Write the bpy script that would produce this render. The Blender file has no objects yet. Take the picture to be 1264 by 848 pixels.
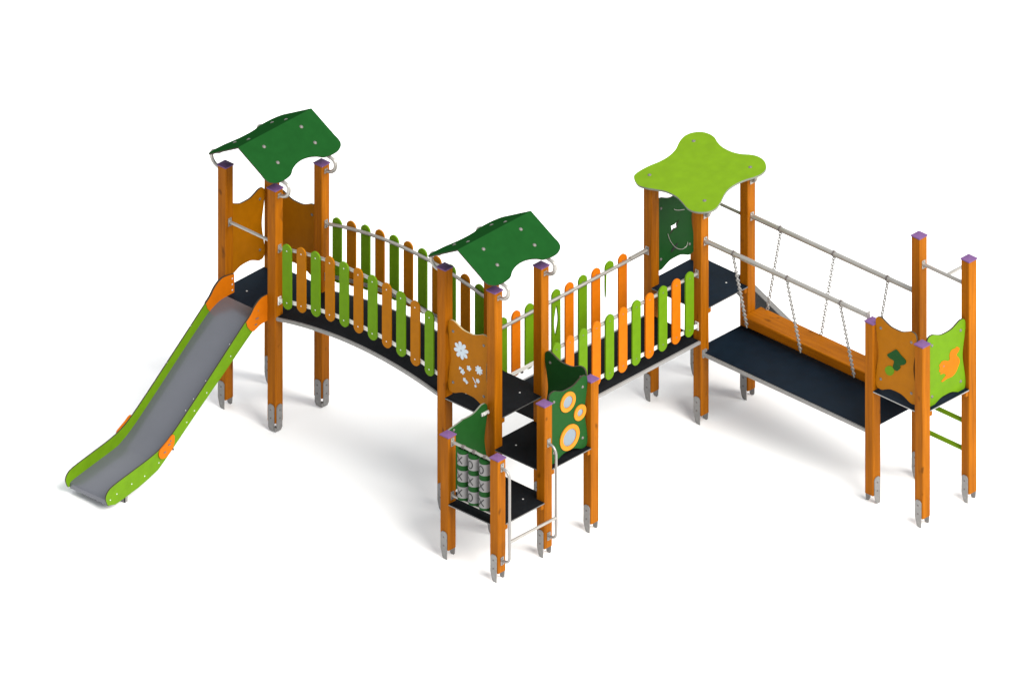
import bpy, bmesh, math, random
from mathutils import Vector, Matrix
random.seed(4)
R = math.radians
sc = bpy.context.scene
COL = sc.collection

# ------------------------------------------------------------------ materials
def nt(name):
    m = bpy.data.materials.new(name); m.use_nodes = True
    t = m.node_tree; b = t.nodes['Principled BSDF']
    return m, t, b

def sheet(name, rgb, rough=.42, spec=.35, metal=0., var=.07, scale=9., bump=.0, bscale=180.):
    """painted board / plastic / metal: a base colour with faint mottling in tone and gloss"""
    m, t, b = nt(name); N = t.nodes; L = t.links
    tc = N.new('ShaderNodeTexCoord')
    nz = N.new('ShaderNodeTexNoise'); nz.inputs['Scale'].default_value = scale; nz.inputs['Detail'].default_value = 6
    L.new(tc.outputs['Object'], nz.inputs['Vector'])
    r = N.new('ShaderNodeValToRGB')
    r.color_ramp.elements[0].position = .3; r.color_ramp.elements[1].position = .7
    r.color_ramp.elements[0].color = tuple(c*(1-var) for c in rgb)+(1,)
    r.color_ramp.elements[1].color = tuple(min(1, c*(1+var)) for c in rgb)+(1,)
    L.new(nz.outputs['Fac'], r.inputs['Fac']); L.new(r.outputs['Color'], b.inputs['Base Color'])
    mr = N.new('ShaderNodeMapRange')
    mr.inputs['To Min'].default_value = rough-.06; mr.inputs['To Max'].default_value = rough+.08
    L.new(nz.outputs['Fac'], mr.inputs['Value']); L.new(mr.outputs['Result'], b.inputs['Roughness'])
    b.inputs['Specular IOR Level'].default_value = spec
    b.inputs['Metallic'].default_value = metal
    if bump:
        n2 = N.new('ShaderNodeTexNoise'); n2.inputs['Scale'].default_value = bscale; n2.inputs['Detail'].default_value = 3
        L.new(tc.outputs['Object'], n2.inputs['Vector'])
        bp = N.new('ShaderNodeBump'); bp.inputs['Strength'].default_value = bump; bp.inputs['Distance'].default_value = .004
        L.new(n2.outputs['Fac'], bp.inputs['Height']); L.new(bp.outputs['Normal'], b.inputs['Normal'])
    return m

def wood(name, axis, dark, light):
    m, t, b = nt(name); N = t.nodes; L = t.links
    tc = N.new('ShaderNodeTexCoord'); oi = N.new('ShaderNodeObjectInfo')
    off = N.new('ShaderNodeVectorMath'); off.operation = 'MULTIPLY'
    cmb = N.new('ShaderNodeCombineXYZ')
    for k in range(3): L.new(oi.outputs['Random'], cmb.inputs[k])
    L.new(cmb.outputs[0], off.inputs[0]); off.inputs[1].default_value = (13, 17, 29)
    add = N.new('ShaderNodeVectorMath'); add.operation = 'ADD'
    L.new(tc.outputs['Object'], add.inputs[0]); L.new(off.outputs[0], add.inputs[1])
    def noise(sl, sw, det, dist=0):
        mp = N.new('ShaderNodeMapping')
        s = [sw, sw, sw]; s[axis] = sl; mp.inputs['Scale'].default_value = s
        L.new(add.outputs[0], mp.inputs['Vector'])
        n = N.new('ShaderNodeTexNoise'); n.inputs['Scale'].default_value = 1; n.inputs['Detail'].default_value = det
        n.inputs['Distortion'].default_value = dist
        L.new(mp.outputs[0], n.inputs['Vector']); return n
    g = noise(.9, 26, 5, .6); f = noise(4, 130, 3); bl = noise(1.3, 4, 2); kn = noise(5.5, 9, 1)
    mx = N.new('ShaderNodeMath'); mx.operation = 'MULTIPLY_ADD'; mx.inputs[1].default_value = .45
    L.new(f.outputs['Fac'], mx.inputs[0])
    m2 = N.new('ShaderNodeMath'); m2.operation = 'MULTIPLY'; m2.inputs[1].default_value = .6
    L.new(g.outputs['Fac'], m2.inputs[0]); L.new(m2.outputs[0], mx.inputs[2])
    r = N.new('ShaderNodeValToRGB'); r.color_ramp.elements[0].position = .36; r.color_ramp.elements[1].position = .66
    r.color_ramp.elements[0].color = dark+(1,); r.color_ramp.elements[1].color = light+(1,)
    L.new(mx.outputs[0], r.inputs['Fac'])
    # broad tone change along the timber
    mr = N.new('ShaderNodeMapRange'); mr.inputs['From Min'].default_value = .3; mr.inputs['From Max'].default_value = .7
    mr.inputs['To Min'].default_value = .86; mr.inputs['To Max'].default_value = 1.1
    L.new(bl.outputs['Fac'], mr.inputs['Value'])
    # sparse knots
    kr = N.new('ShaderNodeMapRange'); kr.inputs['From Min'].default_value = .70; kr.inputs['From Max'].default_value = .78
    kr.inputs['To Min'].default_value = 1; kr.inputs['To Max'].default_value = .5
    L.new(kn.outputs['Fac'], kr.inputs['Value'])
    mm = N.new('ShaderNodeMath'); mm.operation = 'MULTIPLY'
    L.new(mr.outputs[0], mm.inputs[0]); L.new(kr.outputs[0], mm.inputs[1])
    mul = N.new('ShaderNodeVectorMath'); mul.operation = 'SCALE'
    L.new(r.outputs['Color'], mul.inputs[0]); L.new(mm.outputs[0], mul.inputs['Scale'])
    L.new(mul.outputs[0], b.inputs['Base Color'])
    bp = N.new('ShaderNodeBump'); bp.inputs['Strength'].default_value = .25; bp.inputs['Distance'].default_value = .002
    L.new(mx.outputs[0], bp.inputs['Height']); L.new(bp.outputs['Normal'], b.inputs['Normal'])
    b.inputs['Roughness'].default_value = .55; b.inputs['Specular IOR Level'].default_value = .06
    return m

M = {}
WD, WL = (.195, .055, .0008), (.305, .094, .0015)
M['wood'] = wood('stained_timber', 2, WD, WL)
M['beam'] = wood('stained_beam', 0, WD, WL)
M['orange'] = sheet('orange_board', (.44,.110,.002), .5, .06)
M['amber'] = sheet('amber_board', (.285,.099,.001), .5, .06)
M['ring'] = sheet('orange_plastic', (.50,.175,.012), .45, .10)
M['lime'] = sheet('lime_board', (.092,.190,.004), .5, .06)
M['green'] = sheet('green_board', (.009,.056,.010), .5, .06)
M['roofgreen'] = sheet('roof_green', (.0078,.051,.0105), .7, .0)
M['bottle'] = sheet('bottle_green', (.008,.052,.010), .5, .06)
M['deck'] = sheet('anti_slip_deck', (.0055,.0065,.008), .6, .06, var=.25, bump=.25, bscale=260)
M['navy'] = sheet('navy_deck', (.004,.009,.016), .5, .06, var=.2, bump=.2, bscale=260)
M['edge'] = sheet('board_edge', (.035, .028, .018), .5, .2)
M['greyedge'] = sheet('grey_edge', (.16, .17, .14), .5, .2)
M['lightedge'] = sheet('light_edge', (.45, .36, .2), .5, .2)
M['steel'] = sheet('galvanised_steel', (.21,.205,.20), .45, .4, metal=.4, var=.12, scale=25)
M['pipe'] = sheet('painted_pipe', (.34,.325,.30), .33, .5, metal=.6, var=.05)
M['bar'] = sheet('white_bar', (.62,.61,.57), .45, .3, metal=.0, var=.04)
M['slide'] = sheet('slide_steel', (.122,.126,.146), .22, .5, metal=.3, var=.03, scale=4)
M['alu'] = sheet('aluminium_trim', (.26,.255,.25), .45, .4, metal=.3, var=.05)
M['purple'] = sheet('purple_cap', (.125,.062,.160), .55, .08)
M['railsteel'] = sheet('rail_steel', (.26,.25,.24), .35, .5, metal=.6, var=.05)
M['canopy'] = sheet('canopy_lime', (.118,.218,.006), .5, .06)
M['boltgrey'] = sheet('bolt_grey', (.16,.165,.16), .45, .3, metal=.2)
M['decktrim'] = sheet('deck_trim', (.13,.128,.125), .5, .3, metal=.2)
M['chain'] = sheet('chain_steel', (.27,.265,.255), .45, .3, metal=.2)
M['screw'] = sheet('zinc_screw', (.55,.55,.54), .4, .4, metal=.3)
M['bolt'] = sheet('bolt_cover', (.12,.105,.10), .45, .3, metal=.2)
M['white'] = sheet('pale_motif', (.44,.50,.55), .5, .15, var=.05)
M['roller'] = sheet('grey_roller', (.19,.185,.185), .5, .15, var=.05)
M['black'] = sheet('black_mark', (.012, .012, .012), .5, .2)
M['window'] = sheet('bubble_window', (.175,.21,.245), .4, .12, var=.04)

# ------------------------------------------------------------------ mesh builder
def smooth_loop(p, n=5, closed=True):
    out = []; k = len(p)
    rng = range(k) if closed else range(k-1)
    for i in rng:
        if closed: a, b, c, d = p[i-1], p[i], p[(i+1) % k], p[(i+2) % k]
        else: a, b, c, d = p[max(i-1, 0)], p[i], p[i+1], p[min(i+2, k-1)]
        for j in range(n):
            t = j/n
            out.append(tuple(.5*((2*b[q])+(c[q]-a[q])*t+(2*a[q]-5*b[q]+4*c[q]-d[q])*t*t+(3*b[q]-a[q]-3*c[q]+d[q])*t**3) for q in range(len(b))))
    if not closed: out.append(tuple(p[-1]))
    return out

ORIG = {}      # world origin of every object made by build()/empty()
class MB:
    def __init__(s): s.v = []; s.f = []; s.mi = []; s.sm = []
    def add(s, v, f, mi=0, sm=False):
        o = len(s.v); s.v += [Vector(p) for p in v]
        for q in f:
            s.f.append([i+o for i in q]); s.mi.append(mi); s.sm.append(sm)
    def box(s, a, b, mi=0):
        x0, y0, z0 = a; x1, y1, z1 = b
        s.add([(x0,y0,z0),(x1,y0,z0),(x1,y1,z0),(x0,y1,z0),(x0,y0,z1),(x1,y0,z1),(x1,y1,z1),(x0,y1,z1)],
              [(0,3,2,1),(4,5,6,7),(0,1,5,4),(1,2,6,5),(2,3,7,6),(3,0,4,7)], mi)
    def tube(s, pts, r, mi=0, n=14, caps=True, smooth=True):
        pts = [Vector(p) for p in pts]; rings = []
        t0 = (pts[1]-pts[0]).normalized()
        ref = Vector((0,0,1)) if abs(t0.z) < .9 else Vector((1,0,0))
        u = t0.cross(ref).normalized(); vv = []
        for i, p in enumerate(pts):
            t = (pts[min(i+1, len(pts)-1)]-pts[max(i-1, 0)]).normalized()
            u = (u-t*u.dot(t)).normalized(); w = t.cross(u)
            vv += [p+(u*math.cos(2*math.pi*k/n)+w*math.sin(2*math.pi*k/n))*r for k in range(n)]
        m = len(pts); ff = []
        for i in range(m-1):
            for k in range(n):
                ff.append((i*n+k, i*n+(k+1) % n, (i+1)*n+(k+1) % n, (i+1)*n+k))
        s.add(vv, ff, mi, smooth)
        if caps:
            s.add(vv[:n], [tuple(range(n))[::-1]], mi); s.add(vv[-n:], [tuple(range(n))], mi)
    def prism(s, pts, o, ea, eb, t0, t1, mi=0, me=None, holes=(), nrm=None):
        """flat board: outline (a,b) in the plane o+a*ea+b*eb, from t0 to t1 along the normal"""
        me = mi if me is None else me
        o, ea, eb = Vector(o), Vector(ea), Vector(eb)
        n = Vector(nrm) if nrm else ea.cross(eb).normalized()
        bm = bmesh.new(); ed = []; loops = [list(pts)]+[list(h) for h in holes]
        for lp in loops:
            vs = [bm.verts.new((a, b, 0)) for a, b in lp]
            ed += [bm.edges.new((vs[i], vs[(i+1) % len(vs)])) for i in range(len(vs))]
        bmesh.ops.triangle_fill(bm, use_beauty=True, edges=ed)
        bm.verts.index_update()
        base = [(v.co.x, v.co.y) for v in bm.verts]; tri = []
        flip = n.dot(ea.cross(eb)) < 0
        for f in bm.faces:
            q = [v.index for v in f.verts]
            up = f.normal.z > 0
            if up == flip: q = q[::-1]
            tri.append(q)
        bm.free()
        P0 = [o+ea*a+eb*b+n*t0 for a, b in base]; P1 = [o+ea*a+eb*b+n*t1 for a, b in base]
        s.add(P1, tri, mi); s.add(P0, [q[::-1] for q in tri], mi)
        for li, lp in enumerate(loops):
            area = sum(lp[i][0]*lp[(i+1) % len(lp)][1]-lp[(i+1) % len(lp)][0]*lp[i][1] for i in range(len(lp)))
            if (area > 0) == (li > 0): lp = lp[::-1]
            if flip: lp = lp[::-1]
            k = len(lp)
            V = [o+ea*a+eb*b+n*t0 for a, b in lp]+[o+ea*a+eb*b+n*t1 for a, b in lp]
            s.add(V, [(i, (i+1) % k, k+(i+1) % k, k+i) for i in range(k)], me)
    def dome(s, c, axis, r, h, mi=0, n=20, m=4):
        """low round bolt head / bubble on a surface"""
        axis = Vector(axis).normalized(); c = Vector(c)
        ref = Vector((0,0,1)) if abs(axis.z) < .9 else Vector((1,0,0))
        u = axis.cross(ref).normalized(); w = axis.cross(u); v = []; f = []
        for i in range(m):
            t = i/m*math.pi/2
            v += [c+axis*(h*math.sin(t))+(u*math.cos(2*math.pi*k/n)+w*math.sin(2*math.pi*k/n))*r*math.cos(t) for k in range(n)]
        v.append(c+axis*h)
        for i in range(m-1):
            for k in range(n): f.append((i*n+k, i*n+(k+1) % n, (i+1)*n+(k+1) % n, (i+1)*n+k))
        for k in range(n): f.append(((m-1)*n+k, (m-1)*n+(k+1) % n, m*n))
        s.add(v, f, mi, True)
    def build(s, name, mats, parent=None, origin=None, local=False, label=None):
        mats = mats if isinstance(mats, (list, tuple)) else [mats]
        if origin is None:
            lo = Vector([min(v[i] for v in s.v) for i in range(3)]); hi = Vector([max(v[i] for v in s.v) for i in range(3)])
            origin = Vector(((lo.x+hi.x)/2, (lo.y+hi.y)/2, lo.z))
        origin = Vector(origin)
        me = bpy.data.meshes.new(name)
        me.from_pydata([tuple(v if local else v-origin) for v in s.v], [], s.f)
        for m in mats: me.materials.append(m)
        for p, i, q in zip(me.polygons, s.mi, s.sm): p.material_index = i; p.use_smooth = q
        bm = bmesh.new(); bm.from_mesh(me); bmesh.ops.recalc_face_normals(bm, faces=bm.faces); bm.to_mesh(me); bm.free()
        o = bpy.data.objects.new(name, me); COL.objects.link(o)
        place(o, parent, origin)
        if label: o['label'] = label
        return o

def place(o, parent, origin):
    origin = Vector(origin)
    if parent:
        o.parent = parent; o.location = origin-ORIG[parent.name]
    else: o.location = origin
    ORIG[o.name] = origin

def bevel(o, w, seg=2):
    b = o.modifiers.new('bevel', 'BEVEL'); b.width = w; b.segments = seg; b.limit_method = 'ANGLE'; b.angle_limit = R(40)
    return o

def copy_part(src, parent, origin):
    c = src.copy(); COL.objects.link(c); place(c, parent, origin); return c

# ------------------------------------------------------------------ layout (metres; x, y along the two bridge directions)
S = .72
H = .06                                    # half a post
A = (0., 0.); B = (3.178, 0.); C = (3.178, 3.193); D = (6.383, 3.193)   # front corner post of each tower
def W(t): return (t[0]-S, t[1])
def E_(t): return (t[0], t[1]+S)
def N_(t): return (t[0]-S, t[1]+S)
ZD = 1.392                                 # upper decks
ZM, ZF = 1.045, .68                        # stair decks

root = bpy.data.objects.new('climbing_frame', None); COL.objects.link(root)
ORIG[root.name] = Vector((3., 1.6, 0)); root.location = ORIG[root.name]
root['label'] = 'timber playground climbing frame with a slide, green roofs and picket bridges on white floor'
root['category'] = 'climbing frame'

# ------------------------------------------------------------------ posts
def post_mesh(h):
    m = MB(); m.box((-H,-H,.105), (H,H,h)); return m
def cap_mesh():
    m = MB(); a = .0655
    m.box((-a,-a,0), (a,a,.014))
    m.add([(-a,-a,.014),(a,-a,.014),(a,a,.014),(-a,a,.014),(0,0,.024)], [(0,1,4),(1,2,4),(2,3,4),(3,0,4)])
    return m
def bracket_mesh(two, far=False):
    """galvanised foot plates; two=True: an angle on the -y and +x faces"""
    m = MB()
    pl = smooth_loop([(-.032,.315),(-.018,.327),(.018,.327),(.034,.315)], 4, False)
    if not two:
        pts = pl+[(.044,.30),(.044,.0),(-.004,.004),(-.020,.022),(-.040,.100),(-.044,.12),(-.044,.30)] if not far else pl+[(.040,.30),(.038,.10),(.030,.015),(.016,.0),(-.018,.0),(-.034,.015),(-.040,.10),(-.040,.30)]
        m.prism(pts, (0,-H-.001,0), (1,0,0), (0,0,1), 0, .009, 0, nrm=(0,-1,0))
        holes = [(0,.16),(0,.26)]
        for a, b in holes: m.dome((a,-H-.010,b), (0,-1,0), .011, .007, 1, 10, 2)
    else:
        pts = pl+[(.042,.30),(.042,.045),(.02,.012),(-.02,.012),(-.042,.045),(-.042,.30)]
        m.prism(pts, (.004,-H-.001,0), (1,0,0), (0,0,1), 0, .009, 0, nrm=(0,-1,0))
        m.prism(pts, (H+.001,-.004,0), (0,1,0), (0,0,1), 0, .009, 0, nrm=(1,0,0))
        m.box((.02,-H-.006,.012), (H+.006,-.02,.055), 0)
        for a, b in [(0,.16),(0,.26)]:
            m.dome((a,-H-.010,b), (0,-1,0), .011, .007, 1, 10, 2); m.dome((H+.010,a,b), (1,0,0), .011, .007, 1, 10, 2)
    return m
caps = br2 = None; brs = [None, None]
post_data = {}
def post(xy, h, foot='y'):
    global caps, br2
    x, y = xy
    key = round(h, 3)
    if key not in post_data:
        o = bevel(post_mesh(h).build('wooden_post', M['wood'], root, (x,y,0), local=True), .010, 3)
        post_data[key] = o
    else: o = copy_part(post_data[key], root, (x,y,0))
    if caps is None: c = caps = bevel(cap_mesh().build('post_cap', M['purple'], o, (x,y,h), local=True), .003, 2)
    else: c = copy_part(caps, o, (x,y,h))
    if foot == 'angle':
        if br2 is None: b = br2 = bracket_mesh(True).build('foot_bracket', [M['steel'], M['bolt']], o, (x,y,0), local=True)
        else: b = copy_part(br2, o, (x,y,0))
    else:
        for k, r in enumerate((0, math.pi) if foot == 'y' else (math.pi/2, -math.pi/2)):
            if brs[k] is None: b = brs[k] = bracket_mesh(False, k == 1).build('foot_bracket', [M['steel'], M['bolt']], o, (x,y,0), local=True)
            else: b = copy_part(brs[k], o, (x,y,0))
            b.rotation_euler = (0,0,r)
    return o
TALL = 2.93
post(A, TALL, 'angle'); post(W(A), TALL); post(E_(A), TALL, 'angle'); post(N_(A), TALL)
for p in (B, W(B), E_(B), N_(B)): post(p, TALL)
post((B[0],-S), 1.474); post((B[0]+S,-S), 1.474); post((B[0]+S,0), 1.83); post((B[0]+S,S), 1.83)
post(C, 2.60); post(W(C), 2.60); post(E_(C), 2.72); post(N_(C), 2.72)
post(W(D), 2.19, 'x'); post(D, 2.19); post(E_(D), TALL); post(N_(D), TALL)

# ------------------------------------------------------------------ platforms
def platform(t, z, mat, trim='decktrim'):
    x1, y0 = t; x0, y1 = x1-S, y0+S; g = H+.001
    pts = [(x0+g,y0-H),(x1-g,y0-H),(x1-g,y0+g),(x1+H,y0+g),(x1+H,y1-g),(x1-g,y1-g),(x1-g,y1+H),(x0+g,y1+H),(x0+g,y1-g),(x0-H,y1-g),(x0-H,y0+g),(x0+g,y0+g)]
    m = MB()
    m.prism(pts, (0,0,z), (1,0,0), (0,1,0), -.017, -.004, 1)
    m.prism(pts, (0,0,z), (1,0,0), (0,1,0), -.004, 0, 0)
    for a in (.16, S-.16):
        for b in (.16, S-.16): m.dome((x0+a,y0+b,z), (0,0,1), .011, .004, 2, 10, 2)
    p = m.build('platform', [mat, M[trim], M['screw']], root)
    for yy, d in ((y0+H, 1), (y1-H, -1)):
        k = MB(); k.box((x1+.008-.045, min(yy, yy+d*.042), z-.082), (x1+.052, max(yy, yy+d*.042), z-.021))
        bevel(k.build('support_block', M['wood'], p), .006)
    k = MB(); k.box((x0-.02,y0+H,z-.075), (x0+.02,y1-H,z-.021)); k.build('ledger', M['wood'], p)
    return p
platform(A, ZD, M['navy']); platform(B, ZD, M['deck']); platform(C, ZD, M['navy']); platform(D, ZD, M['navy'], 'alu')
platform((B[0]+S, 0), ZM, M['deck']); platform((B[0]+S, -S), ZF, M['deck'])

# ------------------------------------------------------------------ roofs
def bolts(parent, spots, axis, r=.016, h=.006, mat='bolt'):
    first = None
    for p in spots:
        if first is None:
            m = MB(); m.dome((0,0,0), axis, r, h, 0, 14, 3); m.dome(Vector(axis).normalized()*h*.55, axis, r*.5, h*.8, 1, 8, 2)
            first = m.build('bolt', [M[mat], M['boltgrey']], parent, p, local=True)
        else: copy_part(first, parent, p)

HALF = [(0,.459),(.10,.472),(.19,.507),(.25,.548),(.312,.562),(.38,.568),(.462,.562),(.525,.535),(.562,.495),(.573,.44),(.569,.39),(.565,.0)]
def gable_roof(t):
    x0, y0, zr = t[0]-S/2, t[1]+.378, 3.366
    low = [(-a,b) for a, b in HALF[::-1][1:]]+HALF[1:-1]
    curve = smooth_loop(low, 4, False)
    pts = [(-.567,0)]+curve+[(.567,0)]
    m = MB(); c, s = math.cos(R(30)), .5
    m.prism(pts, (x0,y0,zr), (0,1,0), (c,0,-s), -.014, 0, 0, 1, nrm=(s,0,c))
    m.prism(pts, (x0,y0,zr), (0,1,0), (-c,0,-s), -.014, 0, 0, 1, nrm=(-s,0,c))
    roof = m.build('gable_roof', [M['roofgreen'], M['edge']], root)
    for q in (1, -1):
        bolts(roof, [(x0+q*c*w, y0+a, zr-s*w) for a in (-.285,.292) for w in (.13,.36)], (q*s,0,c), .022, .008)
        for yy in (t[1], t[1]+S):
            prof = [(.361,2.865),(.43,2.868),(.50,2.885),(.548,2.93),(.560,2.985),(.548,3.025),(.51,3.047),(.455,3.056),(.42,3.085)]
            b = MB(); b.tube(smooth_loop([(x0+q*a, yy, z) for a, z in prof], 4, False), .021, 0, 12)
            b.box((x0+q*.421-.004, yy-.024, 2.838), (x0+q*.421+.004, yy+.024, 2.892))
            b.build('roof_bracket', M['pipe'], roof)
    return roof
gable_roof(A); gable_roof(B)

can = [(-.509,-.478),(-.538,-.415),(-.532,-.326),(-.509,-.226),(-.468,-.108),(-.452,.011),(-.472,.138),(-.524,.247),(-.551,.355),(-.528,.441),(-.462,.511),(-.371,.538),(-.275,.528),(-.178,.48),(-.083,.449),(.041,.442),(.159,.467),(.278,.527),(.381,.541),(.486,.507),(.563,.433),(.586,.351),(.563,.265),(.508,.16),(.478,.06),(.472,-.053),(.502,-.161),(.561,-.283),(.588,-.391),(.552,-.478),(.453,-.544),(.346,-.552),(.208,-.499),(.083,-.462),(-.059,-.461),(-.173,-.496),(-.282,-.535),(-.389,-.545)]
cv = Vector((0,.70,.12)).normalized(); cn = Vector((1,0,0)).cross(cv)
cc = Vector((C[0]-S/2, C[1]+S/2, 2.756))
m = MB(); m.prism(smooth_loop(can, 4), cc, (1,0,0), cv, -.024, 0, 0, 1)
canopy = m.build('canopy', [M['canopy'], M['greyedge']], root, label='wavy lime green canopy board')
bolts(canopy, [cc+Vector((a,0,0))+cv*b for a, b in ((-.41,.353),(.406,.357),(.397,-.351),(-.40,-.351))], cn, .021, .006)
for (px, py), zz in ((C, 2.66), (E_(C), 2.78), (W(C), 2.66), (N_(C), 2.78)):
    b = MB(); q = 1 if px > 3 else -1
    b.tube(smooth_loop([(px+q*.06,py,zz-.12),(px+q*.095,py,zz-.115),(px+q*.12,py,zz-.08),(px+q*.12,py,zz-.035),(px+q*.105,py,zz-.012)], 4, False), .021, 0, 12)
    b.box((px+q*.065-.004,py-.03,zz-.16), (px+q*.065+.004,py+.03,zz-.08))
    b.build('roof_bracket', M['pipe'], canopy)

# ------------------------------------------------------------------ wavy infill panels
Q = [(0,.375),(.08,.380),(.15,.408),(.205,.434),(.262,.432),(.291,.40),(.297,.33),(.283,.22),(.262,.10),(.252,0)]
def panel_outline():
    top = [(-a,b) for a, b in Q[::-1]]+Q[1:]
    return smooth_loop(top+[(a,-b) for a, b in top[::-1][1:-1]], 3)
PO = panel_outline()
PO_LOW = [(a, b if a > -.10 or b < .2 else min(b, .372-.16*(-.10-a))) for a, b in PO]   # one shoulder cut low
def panel(axis, fixed, mid, zc, mat, edge='edge', holes=(), front=-1, label=None, th=.010, out=None):
    """axis 'x': board in the x-z plane at y=fixed, centred at x=mid; axis 'y': in the y-z plane at x=fixed"""
    m = MB()
    if axis == 'x':
        m.prism(out or PO, (mid,fixed,zc), (1,0,0), (0,0,1), -th, th, 0, 1, holes, nrm=(0,front,0)); n = (0,front,0)
        sp = lambda a, b: (mid+a, fixed+front*th, zc+b)
    else:
        m.prism(out or PO, (fixed,mid,zc), (0,1,0), (0,0,1), -th, th, 0, 1, holes, nrm=(front,0,0)); n = (front,0,0)
        sp = lambda a, b: (fixed+front*th, mid+a, zc+b)
    o = m.build('infill_panel', [M[mat], M[edge]], root, label=label)
    bolts(o, [sp(a,b) for a in (-.222,.222) for b in (-.31,.31)], n, .018, .008, 'bolt')
    return o
def motif(parent, name, outline, axis, fixed, front, mats, label=None, t0=.010, t1=.014, extra=None, holes=()):
    m = MB()
    if axis == 'x': m.prism(outline, (0,fixed,0), (1,0,0), (0,0,1), t0, t1, 0, None, holes, nrm=(0,front,0))
    else: m.prism(outline, (fixed,0,0), (0,1,0), (0,0,1), t0, t1, 0, None, holes, nrm=(front,0,0))
    if extra: extra(m)
    return m.build(name, mats, parent, label=label)

# slide tower: two plain panels
panel('y', A[0]-S-.055, A[1]+S/2, 1.945, 'amber', front=1)
panel('x', A[1]+S+.03, A[0]-S/2-.02, 1.925, 'amber', front=-1)
# flower panel
yb = -.01
fp = panel('x', yb, B[0]-S/2, 1.905, 'amber', 'lightedge', front=-1, label='amber panel with pale flowers')
def flower(cx, cz, r, n, name='flower_motif', rot=0, hole=False):
    pts = []
    for k in range(n*12):
        a = 2*math.pi*k/(n*12); q = abs(math.cos(n*a/2))**.55
        pts.append((cx+r*(.42+.58*q)*math.cos(a+rot), cz+r*1.02*(.42+.58*q)*math.sin(a+rot)))
    ex = (lambda m: m.dome((cx, yb-.0142, cz), (0,-1,0), .009, .003, 1, 10, 2)) if hole else None
    motif(fp, name, pts, 'x', yb, -1, [M['white'], M['bolt']], extra=ex)
flower(2.714, 2.028, .104, 8, rot=.2, hole=True)
flower(2.972, 1.888, .054, 8, rot=.35)
flower(2.826, 1.856, .033, 5); flower(2.733, 1.779, .034, 5); flower(2.703, 1.806, .022, 4, rot=.6)
flower(2.764, 1.692, .025, 5); flower(2.793, 1.674, .022, 4); flower(2.955, 1.752, .027, 5); flower(2.923, 1.677, .017, 5)
motif(fp, 'flower_stem', [(2.876,1.768),(2.888,1.764),(2.933,1.71),(2.924,1.704)], 'x', yb, -1, [M['white']])
# green panels of the stair
gp = panel('y', B[0]-.05, -S/2-.005, 1.15, 'green', 'greyedge', front=1, label='plain green panel behind the noughts and crosses', out=PO_LOW)
m = MB(); m.box((B[0]-.039,-.17,1.455), (B[0]-.025,-.058,1.49)); m.box((B[0]-.025,-.15,1.462), (B[0]-.012,-.12,1.483)); m.box((B[0]-.025,-.09,1.462), (B[0]-.012,-.068,1.483))
m.build('panel_clip', M['screw'], gp)
panel('x', B[1]+S, B[0]+S/2, 1.50, 'bottle', front=-1)
wp = panel('y', B[0]+S, S/2, 1.49, 'green', front=1, label='green panel with three orange ringed windows')
def circ(cx, cz, r, n=40): return [(cx+r*math.cos(2*math.pi*k/n), cz+r*math.sin(2*math.pi*k/n)) for k in range(n)]
for cy, cz, ro, ri in ((.346,1.718,.117,.071),(.534,1.511,.092,.043),(.373,1.276,.150,.101)):
    r_ = motif(wp, 'window_ring', circ(cy,cz,ro), 'y', B[0]+S, 1, [M['ring']], t1=.022, holes=[circ(cy,cz,ri)])
    d = MB(); d.dome((B[0]+S+.011,cy,cz), (1,0,0), ri+.002, .012, 0, 32, 5); d.build('bubble_window', M['window'], wp)
# far tower panels
lp = panel('x', D[1]-.013, D[0]-S/2, 1.865, 'amber', front=-1, label='amber panel with green leaf shapes')
ld = [(5.899,1.889),(5.948,1.937),(6.015,1.996),(6.048,1.997),(6.106,1.957),(6.167,1.925),(6.160,1.879),(6.114,1.848),(6.084,1.83),(6.088,1.802),(6.048,1.753),(6.006,1.75),(5.982,1.782),(5.998,1.834),(5.99,1.858),(5.938,1.862)]
ll = [(5.865,1.702),(5.899,1.75),(5.955,1.772),(5.995,1.75),(5.99,1.70),(5.953,1.658),(5.907,1.646),(5.877,1.662)]
motif(lp, 'leaf_motif', smooth_loop(ll, 3), 'x', D[1]-.013, -1, [M['lime']], label='lime green leaf spot')
motif(lp, 'leaf_motif', smooth_loop(ld, 3), 'x', D[1]-.013, -1, [M['bottle']], t1=.017, label='dark green leaf')
sp = panel('y', D[0], D[1]+S/2, 1.815, 'lime', front=1, label='lime green panel with an orange squirrel')
sq = [(3.690,1.942),(3.712,1.953),(3.753,1.918),(3.736,1.884),(3.708,1.862),(3.720,1.833),(3.748,1.798),(3.755,1.746),(3.730,1.700),(3.699,1.652),(3.640,1.622),(3.56,1.628),(3.496,1.619),(3.474,1.631),(3.513,1.654),(3.545,1.678),(3.51,1.713),(3.455,1.722),(3.468,1.742),(3.438,1.765),(3.450,1.80),(3.442,1.842),(3.462,1.850),(3.478,1.868),(3.531,1.862),(3.575,1.836),(3.604,1.845),(3.60,1.90),(3.632,1.944)]
motif(sp, 'squirrel_motif', smooth_loop(sq, 3), 'y', D[0], 1, [M['orange'], M['bolt']], extra=lambda m: m.dome((D[0]+.0142,3.51,1.802), (1,0,0), .010, .003, 1, 10, 2))
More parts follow.
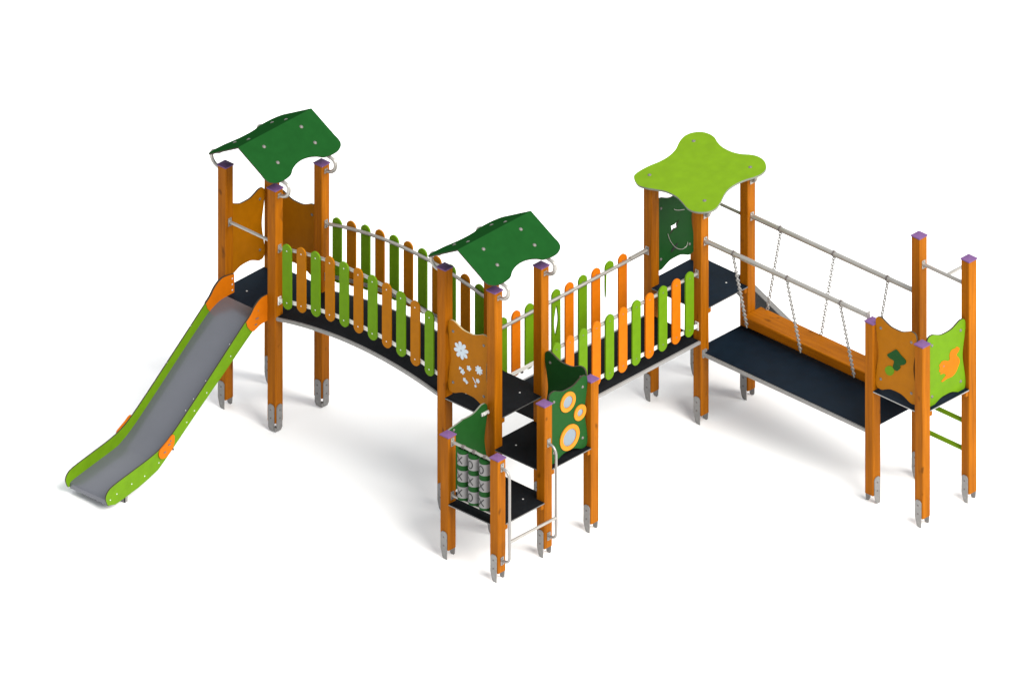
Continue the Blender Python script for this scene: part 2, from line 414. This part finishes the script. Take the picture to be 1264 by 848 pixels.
# canopy tower panel: star hole and ring handles
st = [(.046,.057),(.030,.012),(.036,-.030),(-.012,-.026),(-.075,-.052),(-.056,-.008),(-.066,.040),(-.014,.040)]
st = [(.062,.062),(.028,.008),(.036,-.032),(-.016,-.026),(-.092,-.072),(-.056,-.014),(-.066,.032),(-.010,.028)]
cp = panel('y', C[0]-S, C[1]+S/2, 1.945, 'bottle', holes=[st], front=1, label='dark green panel with a star shaped hole')
x = C[0]-S+.012
for arc in ([(3.435,1.905),(3.46,1.83),(3.501,1.756),(3.569,1.674),(3.654,1.625),(3.722,1.632),(3.742,1.675)], [(3.53,2.165),(3.56,2.142),(3.61,2.12),(3.69,2.093)]):
    m = MB(); m.tube(smooth_loop([(x,a,b) for a, b in arc], 4, False), .0045, 0, 8); m.build('wire_arc', M['pipe'], cp)
motif(cp, 'leaf_motif', smooth_loop([(3.485,1.655),(3.50,1.69),(3.55,1.715),(3.585,1.735),(3.575,1.705),(3.53,1.67)], 3), 'y', C[0]-S, 1, [M['black']], label='small black leaf')

# ------------------------------------------------------------------ picket bridges
PW, PH = .128, .786
def picket_mesh(kind='plain'):
    m = MB(); w = PW/2; pts = []
    for k in range(13):
        a = math.pi*k/12; pts.append((w*math.cos(a), PH/2-w+w*math.sin(a)))
    for k in range(13):
        a = math.pi+math.pi*k/12; pts.append((w*math.cos(a), -PH/2+w+w*math.sin(a)))
    holes = []
    if kind == 'hole':
        holes = [smooth_loop([(.005,.205),(.026,.11),(.034,.02),(.020,-.07),(-.012,-.165),(-.032,-.06),(-.034,.04),(-.018,.13)], 3)]
    if kind == 'broken':
        pts = [(a,b) for a, b in pts[:13]]
        pts = [q for q in pts]+[(-w,.10),(-w+.004,-.02),(-w+.012,.06),(-w+.017,.255),(-.03,.262),(.02,.262),(w*.95,.285)]
    m.prism(pts, (0,0,0), (1,0,0), (0,0,1), -.009, .009, 0, None, holes, nrm=(0,-1,0))
    if kind in ('plain', 'dark'):
        for z in (-.315,.315): m.dome((0,-.009,z), (0,-1,0), .0085, .003, 1, 10, 2)
    return m
pick = {}
def picket(parent, colour, xyz, rot, kind='plain', label=None):
    key = (colour, kind)
    if key not in pick:
        o = pick[key] = picket_mesh(kind).build('picket', [M[colour], M['bolt'] if kind == 'dark' else M['screw']], parent, xyz, local=True)
        if kind in ('plain', 'dark'): bevel(o, .003, 1)
    else: o = copy_part(pick[key], parent, xyz)
    if 'label' in o: del o['label']
    o['label'] = label or ('lime green picket' if colour == 'lime' else 'orange picket')
    o.rotation_euler = (0,0,rot); return o

def flange(m, p, axis, mi=0):
    """small plate fixing a rail to a post; p on the post face"""
    x, y, z = p; ax, d = axis
    if ax == 'x': m.box((min(x,x+d*.008),y-.024,z-.048), (max(x,x+d*.008),y+.024,z+.048), mi)
    else: m.box((x-.024,min(y,y+d*.008),z-.048), (x+.024,max(y,y+d*.008),z+.048), mi)
    for dz in (-.034,.034): m.dome((x+(d*.008 if ax == 'x' else 0), y+(d*.008 if ax == 'y' else 0), z+dz), (d,0,0) if ax == 'x' else (0,d,0), .010, .005, 1, 8, 2)

# arched bridge between the two gabled towers
xa, xb = A[0]+H, B[0]-S-H; xm = (xa+xb)/2; hw = (xb-xa)/2
def arc(x, z0, rise): return z0+rise*(1-((x-xm)/hw)**2)
m = MB(); n = 28; v = []; f = []
xs = [xa-.055+(xb-xa+.11)*i/n for i in range(n+1)]
def strip(y0, y1, top, bot, mi):
    v = []; f = []
    for x in xs:
        zt = arc(max(xa, min(xb, x)), top, .135); zb = arc(max(xa, min(xb, x)), bot, .135)
        v.extend([(x,y0,zt),(x,y1,zt),(x,y1,zb),(x,y0,zb)])
    for i in range(n):
        for k in range(4): f.append((4*i+k, 4*i+(k+1) % 4, 4*i+4+(k+1) % 4, 4*i+4+k))
    f += [(0,1,2,3), (4*n+3,4*n+2,4*n+1,4*n)]
    m.add(v, f, mi)
strip(-.025, S+.025, 1.398, 1.388, 0)
strip(-.050, -.026, 1.394, 1.358, 1); strip(S+.026, S+.050, 1.394, 1.358, 1)
bridge = m.build('arched_footbridge', [M['deck'], M['steel']], root)
for y, yo, far in ((0,-.026,False),(S,S+.028,True)):
    up = [(x, y, arc(x, 2.222, .15)) for x in [xa+(xb-xa)*i/24 for i in range(25)]]
    m = MB(); m.tube(up, .020, 0, 14); flange(m, (xa,y,2.222), ('x',1)); flange(m, (xb,y,2.222), ('x',-1))
    m.build('handrail', [M['pipe'], M['bolt']], bridge)
    m = MB(); vv = []; ff = []; lo = [(p[0], p[2]-.635) for p in up]
    for x, z in lo: vv += [(x,y-.006,z-.022),(x,y+.006,z-.022),(x,y+.006,z+.022),(x,y-.006,z+.022)]
    for i in range(24):
        for k in range(4): ff.append((4*i+k, 4*i+(k+1) % 4, 4*i+4+(k+1) % 4, 4*i+4+k))
    m.add(vv, ff, 0); flange(m, (xa,y,1.587), ('x',1)); flange(m, (xb,y,1.587), ('x',-1))
    m.build('lower_rail', [M['pipe'] if far else M['bar'], M['bolt']], bridge)
    for i in range(11):
        x = .200+.2061*i
        picket(bridge, 'lime' if i % 2 == 0 else 'amber', (x, yo, arc(x, 2.222, .15)+.078-PH/2), 0)

# level bridge between the stair tower and the canopy tower
ya, yb2 = B[1]+S+H, C[1]-H
m = MB()
m.box((C[0]-S-.025, ya-.055, 1.006), (C[0]+.025, yb2+.055, 1.020), 0)
for x in (C[0]+.038, C[0]-S-.038): m.box((x-.012, ya, .985), (x+.012, yb2, 1.018), 1)
flat = m.build('level_footbridge', [M['deck'], M['alu']], root)
for x, xo, far in ((C[0], C[0]+.027, False), (C[0]-S, C[0]-S-.029, True)):
    m = MB(); m.tube([(x,ya,1.825),(x,yb2,1.825)], .020, 0, 14)
    flange(m, (x,ya,1.825), ('y',1)); flange(m, (x,yb2,1.825), ('y',-1))
    if far: m.tube([(x,2.86,1.834),(x,yb2-.02,1.834)], .024, 0, 14)
    m.build('handrail', [M['pipe'], M['bolt']], flat)
    m = MB(); m.box((x-.006,ya,1.168), (x+.006, yb2 if not far else 1.52, 1.212))
    flange(m, (x,ya,1.19), ('y',1))
    if not far: flange(m, (x,yb2,1.19), ('y',-1))
    else:
        for yy in (.98, 1.19, 1.40): m.dome((x,yy,1.162), (0,0,-1), .02, .02, 1, 10, 3)
    m.build('lower_rail', [M['bar'], M['bolt']], flat)
    for i in range(11):
        if far and i == 10: continue
        y = .922+.206*i; kind = 'dark'; lb = None
        if far and i == 4: kind = 'hole'; lb = 'lime green picket with a pointed hole'
        if far and i == 8: kind = 'broken'; lb = 'broken stub of a lime green picket'
        o = picket(flat, ('lime' if i % 2 == 0 else 'orange'), (xo, y, 1.825+.092-PH/2), math.pi/2, kind, lb)

# ------------------------------------------------------------------ hanging walkway with beam, rails and chains
xc, xd = C[0]+H, D[0]-S-H
m = MB()
m.box((C[0]-.038, C[1]-.02, .862), (D[0]-S-.03, C[1]+.70, .880), 0)
m.box((xc+.002, C[1]-.046, .838), (xd-.002, C[1]-.021, .872), 1)
m.box((xc, C[1]-.05, .82), (xc+.02, C[1]+.01, .91), 1)
walk = m.build('walkway', [M['navy'], M['steel']], root)
m = MB(); m.box((xc+.001, 3.773, .945), (xd-.001, 4.053, 1.065))
bevel(m.build('balance_beam', M['beam'], root), .012, 3)
def chain(p, q, parent):
    p, q = Vector(p), Vector(q); d = (q-p); L = d.length; d.normalize()
    pitch = .044; k = int(L/pitch); m = MB()
    side = d.cross(Vector((0,0,1))).normalized(); side2 = d.cross(side)
    for i in range(k+1):
        c = p+d*(i*pitch); u = side if i % 2 == 0 else side2; lp = []
        for j in range(16):
            a = 2*math.pi*j/16; lp.append(c+d*(.0265*math.cos(a))+u*(.0160*math.sin(a)))
        lp.append(lp[0]); lp.append(lp[1]); m.tube(lp, .0058, 0, 6, caps=False)
    return m.build('chain', M['chain'], parent)
for y, q in ((C[1], 1), (C[1]+S, -1)):
    m = MB(); m.tube([(xc,y,2.222),(xd,y,2.235)], .029, 0, 16); flange(m, (xc,y,2.222), ('x',1)); flange(m, (xd,y,2.235), ('x',-1))
    rail = m.build('chain_rail', [M['pipe'], M['bolt']], root)
    for x in (3.652, 4.43, 5.205):
        z = 2.222+.013*(x-xc)/(xd-xc)
        c = MB(); c.tube([(x-.011,y,z),(x+.011,y,z)], .0325, 0, 14); c.dome((x,y,z+.031), (0,0,1), .011, .016, 0, 10, 3); c.dome((x,y,z-.031), (0,0,-1), .012, .022, 0, 10, 3)
        c.build('chain_clamp', M['bolt'], rail)
        chain((x-.002, y, z-.055), (x-.345, (3.765 if q > 0 else 4.062), .96), rail)

# ------------------------------------------------------------------ slide
up = [(.05,1.615),(-.066,1.634),(-.158,1.63),(-.249,1.574),(-.318,1.492),(-.41,1.420),(-.685,1.201),(-1.143,.836),(-1.51,.556),(-1.693,.452),(-1.876,.398),(-2.151,.350),(-2.42,.302),(-2.515,.262),(-2.552,.19),(-2.518,.095)]
lo = [(-2.403,.062),(-2.06,.116),(-1.79,.19),(-1.70,.235),(-1.51,.373),(-1.143,.653),(-.685,.984),(-.30,1.265),(-.226,1.298),(-.066,1.321),(.05,1.325)]
side = smooth_loop(up, 4, False)+smooth_loop(lo, 2, False)
bed = smooth_loop([(-.062,1.390),(-.17,1.384),(-.30,1.335),(-.41,1.262),(-.685,1.053),(-1.143,.690),(-1.51,.408),(-1.70,.296),(-1.78,.268),(-1.90,.245),(-2.151,.203),(-2.42,.156),(-2.482,.136)], 5, False)+[(-2.490,.124),(-2.490,.072)]
XR, XL = -.078, -.642
m = MB(); k = len(bed)
m.add([(XR,y,z) for y, z in bed]+[(XL,y,z) for y, z in bed], [(i, i+1, k+i+1, k+i) for i in range(k-1)], 0, True)
m.add([(XR,y,z-.004) for y, z in bed[:-1]]+[(XL,y,z-.004) for y, z in bed[:-1]], [(i, i+1, k-1+i+1, k-1+i) for i in range(k-2)], 0, True)
slide = m.build('slide', M['slide'], root)
screws = [(-2.481,.148),(-2.38,.180),(-2.15,.205),(-1.949,.217),(-1.73,.287),(-1.30,.60),(-1.18,.69),(-.99,.83),(-.62,1.12)]
for x, d in ((XR,1),(XL,-1)):
    m = MB(); m.prism(side, (x,0,0), (0,1,0), (0,0,1), 0, .015, 0, 1, nrm=(d,0,0))
    for y, z in screws:
        m.dome((x+d*.015,y,z), (d,0,0), .008, .003, 2, 8, 2)
    for y, z in screws[5:]: m.dome((x,y,z+.14), (-d,0,0), .005, .003, 2, 8, 2)
    m.build('side_panel', [M['lime'], M['edge'], M['screw']], slide)
    shoulder = smooth_loop([(.05,1.615),(-.066,1.637),(-.158,1.633),(-.249,1.577),(-.318,1.495),(-.388,1.440)], 3, False)+smooth_loop([(-.37,1.375),(-.325,1.315),(-.277,1.281),(-.226,1.294),(-.15,1.318),(.05,1.322)], 3, False)
    m = MB(); m.prism(shoulder, (x,0,0), (0,1,0), (0,0,1), -.004 if d < 0 else .003, .022, 0, 1, nrm=(d,0,0))
    if d > 0:
        for y, z, w in ((-.22,1.415,.022),(-.24,1.350,.016)):
            m.box((x+.022,y-w,z-.006), (x+.026,y+w,z+.006), 3)
        m.dome((x+.022,-.20,1.50), (1,0,0), .008, .003, 3, 8, 2)
    else:
        for y, z in ((0.02,1.57),(.02,1.50),(.02,1.43)): m.dome((x+.004,y,z), (1,0,0), .011, .004, 2, 8, 2)
    m.build('shoulder_plate', [M['orange'], M['edge'], M['screw'], M['bolt']], slide)
    ov = smooth_loop([(-1.507,.535),(-1.503,.46),(-1.525,.395),(-1.58,.345),(-1.65,.318),(-1.715,.335),(-1.742,.385),(-1.732,.432),(-1.69,.46),(-1.60,.508),(-1.545,.542)], 3)
    m = MB(); m.prism(ov, (x,0,0), (0,1,0), (0,0,1), .016, .030 if d > 0 else .036, 0, 0, nrm=(d,0,0))
    if d > 0:
        for y, z, w in ((-1.585,.455,.018),(-1.655,.39,.018),(-1.565,.49,.01)): m.box((x+.030,y-w,z-.008), (x+.033,y+w,z+.008), 2)
        m.dome((x+.03,-1.53,.375), (0,1,-.2), .014, .012, 2, 8, 2)
    m.build('joint_plate', [M['orange'], M['edge'], M['bolt']], slide)
m = MB(); m.box((-.30,-2.235,-.0), (-.085,-2.225,.15)); m.box((-.093,-2.235,0), (-.085,-2.19,.15))
m.box((-.56,-2.235,0), (-.40,-2.225,.15))
m.build('slide_foot', M['steel'], slide)

# ------------------------------------------------------------------ noughts and crosses on the low stair landing
yt = -S
m = MB(); x0, x1 = B[0]+H, B[0]+S-H
for z, r in ((1.415,.017),(.765,.016)):
    m.tube([(x0,yt,z),(x1,yt,z)], r, 0, 12); flange(m, (x0,yt,z), ('x',1), 0)
cols = (3.401, 3.558, 3.715)
for cx in cols:
    m.tube([(cx,yt,1.40),(cx,yt,.765)], .012, 0, 10); m.tube([(cx-.016,yt,1.415),(cx+.016,yt,1.415)], .024, 1, 10)
game = m.build('noughts_and_crosses', [M['pipe'], M['bolt']], root)
SYM = ('XOO', 'XXX', 'XOX')
RR = .066
def ribbon(m, pts, w, cx, r):
    """flat mark following the roller's round face: pts (a,z) with a = arc length from the -y point"""
    for (a0,z0), (a1,z1) in zip(pts, pts[1:]):
        L = math.hypot(a1-a0, z1-z0) or 1e-6; na, nz = -(z1-z0)/L*w, (a1-a0)/L*w; seg = 4; vv = []; ff = []
        for j in range(seg+1):
            t = j/seg; a = a0+(a1-a0)*t; z = z0+(z1-z0)*t
            for s_ in (1, -1):
                th = (a+s_*na)/r; vv.append((cx+r*math.sin(th), yt-r*math.cos(th), z+s_*nz))
        for j in range(seg): ff.append((2*j, 2*j+1, 2*j+3, 2*j+2))
        m.add(vv, ff, 1)
bandp = None
for ci, cx in enumerate(cols):
    for ri, zc in enumerate((1.288, 1.090, .892)):
        m = MB(); m.tube([(cx,yt,zc-.0675),(cx,yt,zc+.0675)], RR, 0, 32)
        ch = SYM[ri][ci]; r = RR+.0012
        if ch == 'X':
            ribbon(m, [(-.036,zc-.043),(.036,zc+.043)], .006, cx, r); ribbon(m, [(-.036,zc+.043),(.036,zc-.043)], .006, cx, r+.0006)
        else:
            ribbon(m, [(.030*math.cos(2*math.pi*k/24), zc+.044*math.sin(2*math.pi*k/24)) for k in range(25)], .006, cx, r)
        m.build('roller', [M['roller'], M['black']], game, label='grey roller marked '+('with a black cross' if ch == 'X' else 'with a black circle'))
    for zc, hh in ((1.373,.016), (1.189,.031), (.991,.031), (.809,.014)):
        m = MB(); m.tube([(cx,yt,zc-hh),(cx,yt,zc+hh)], .0635, 0, 32); m.build('spacer', M['bottle'], game)

# ------------------------------------------------------------------ rails, bars, ladder
def tube_part(name, pts, r, mat='pipe', sm=True, fl=()):
    m = MB(); m.tube(smooth_loop(pts, 5, False) if sm else pts, r, 0, 14)
    for p, ax in fl: flange(m, p, ax)
    return m.build(name, [M[mat], M['bolt']], root)
tube_part('safety_bar', [(A[0]-S+H,0,2.262),(A[0]-H,0,2.262)], .018, 'pipe', False, [((A[0]-S+H,0,2.262),('x',1)),((A[0]-H,0,2.262),('x',-1))])
for y in (-S, 0):
    x = B[0]+S+H
    tube_part('grab_rail', [(x,y,1.374),(x+.03,y,1.374),(x+.075,y,1.352),(x+.105,y,1.30),(x+.11,y,1.22),(x+.11,y,.9),(x+.11,y,.6),(x+.11,y,.37),(x+.105,y,.30),(x+.075,y,.262),(x,y,.249)], .0155, 'railsteel', True,
              [((x,y,1.385),('x',1)),((x,y,.249),('x',1))])
tube_part('foot_rung', [(B[0]+S+H+.11,-S,.516),(B[0]+S+H+.11,0,.516)], .0165, 'pipe', False)
y = C[1]+S
tube_part('safety_bar', [(C[0]-S+H,y,2.19),(C[0]-H,y,2.19)], .018, 'pipe', False)
y = D[1]+S
tube_part('safety_bar', [(D[0]-S+H,y,2.61),(D[0]-H,y,2.61)], .021, 'pipe', False, [((D[0]-S+H,y,2.61),('x',1))])
tube_part('climbing_pole', [(D[0]-.323,y,2.61),(D[0]-.323,y+.20,2.61),(D[0]-.323,y+.31,2.60),(D[0]-.323,y+.37,2.54),(D[0]-.323,y+.38,2.40),(D[0]-.323,y+.38,1.2),(D[0]-.323,y+.38,0)], .019)
for z in (.935, .595): tube_part('ladder_rung', [(D[0]-S+H,y,z),(D[0]-H,y,z)], .026, 'canopy', False)

# climbing ramp leaving the back of the canopy tower
m = MB(); y0, z0 = C[1]+S+H+.002, 1.385; yl, zl = y0+1.163, 0.
d = Vector((0,yl-y0,zl-z0)).normalized(); nn = Vector((0,-d.z,d.y))
xl, xr = C[0]-S+.09, C[0]-.05
L = math.hypot(yl-y0, zl-z0)
m.prism([(xl,0),(xr,0),(xr,L-.03),(xl,L-.03)], (0,y0,z0), (1,0,0), d, -.03, -.012, 0)
ramp = m.build('climbing_ramp', M['deck'], root)
for x in (xl, xr):
    m = MB(); m.prism([(y0,z0-.065),(y0,z0+.004),(y0+.006,z0+.004),(yl+.006,.0),(yl-.05,.0)], (x,0,0), (0,1,0), (0,0,1), -.012, .012); m.build('ramp_side', M['decktrim'], ramp)

# ------------------------------------------------------------------ floor
m = MB(); m.add([(-40,-40,0),(45,-40,0),(45,45,0),(-40,45,0)], [(0,1,2,3)])
fm = sheet('white_floor', (.93,.93,.93), .8, .02, var=.002, scale=.6)
fl = m.build('floor', fm, None, (0,0,0)); fl['kind'] = 'structure'

# ------------------------------------------------------------------ light
w = bpy.data.worlds.new('World'); sc.world = w; w.use_nodes = True
bg = w.node_tree.nodes['Background']; bg.inputs[0].default_value = (.93,.965,1,1); bg.inputs[1].default_value = .95
def area(loc, tgt, size, power, col):
    l = bpy.data.lights.new('studio_lamp', 'AREA'); l.shape = 'DISK'; l.size = size; l.energy = power; l.color = col
    o = bpy.data.objects.new('studio_lamp', l); COL.objects.link(o); o.location = loc
    o.rotation_euler = (Vector(tgt)-Vector(loc)).to_track_quat('-Z', 'Y').to_euler(); return o
cen = Vector((3.2,1.6,.8))
area(cen+Vector((.72,.03,.69)).normalized()*70, cen, 62, 118000, (1,.965,.91))

# ------------------------------------------------------------------ camera: parallel projection, 30 degrees down, looking along the towers' diagonal
cam = bpy.data.cameras.new('camera'); cam.type = 'ORTHO'; cam.sensor_fit = 'HORIZONTAL'; cam.ortho_scale = 1264/116.77
co = bpy.data.objects.new('camera', cam); COL.objects.link(co)
se, ce = .49786, .86726; hx, hy = -.6834, .7301
fwd = Vector((hx*ce, hy*ce, -se))
co.location = Vector((.590,3.0336,0))-fwd*26
co.rotation_euler = fwd.to_track_quat('-Z', 'Y').to_euler()
cam.clip_end = 200; cam.clip_start = .1
sc.camera = co
sc.view_settings.view_transform = 'Standard'; sc.view_settings.look = 'None'
sc.view_settings.exposure = 0; sc.view_settings.gamma = 1
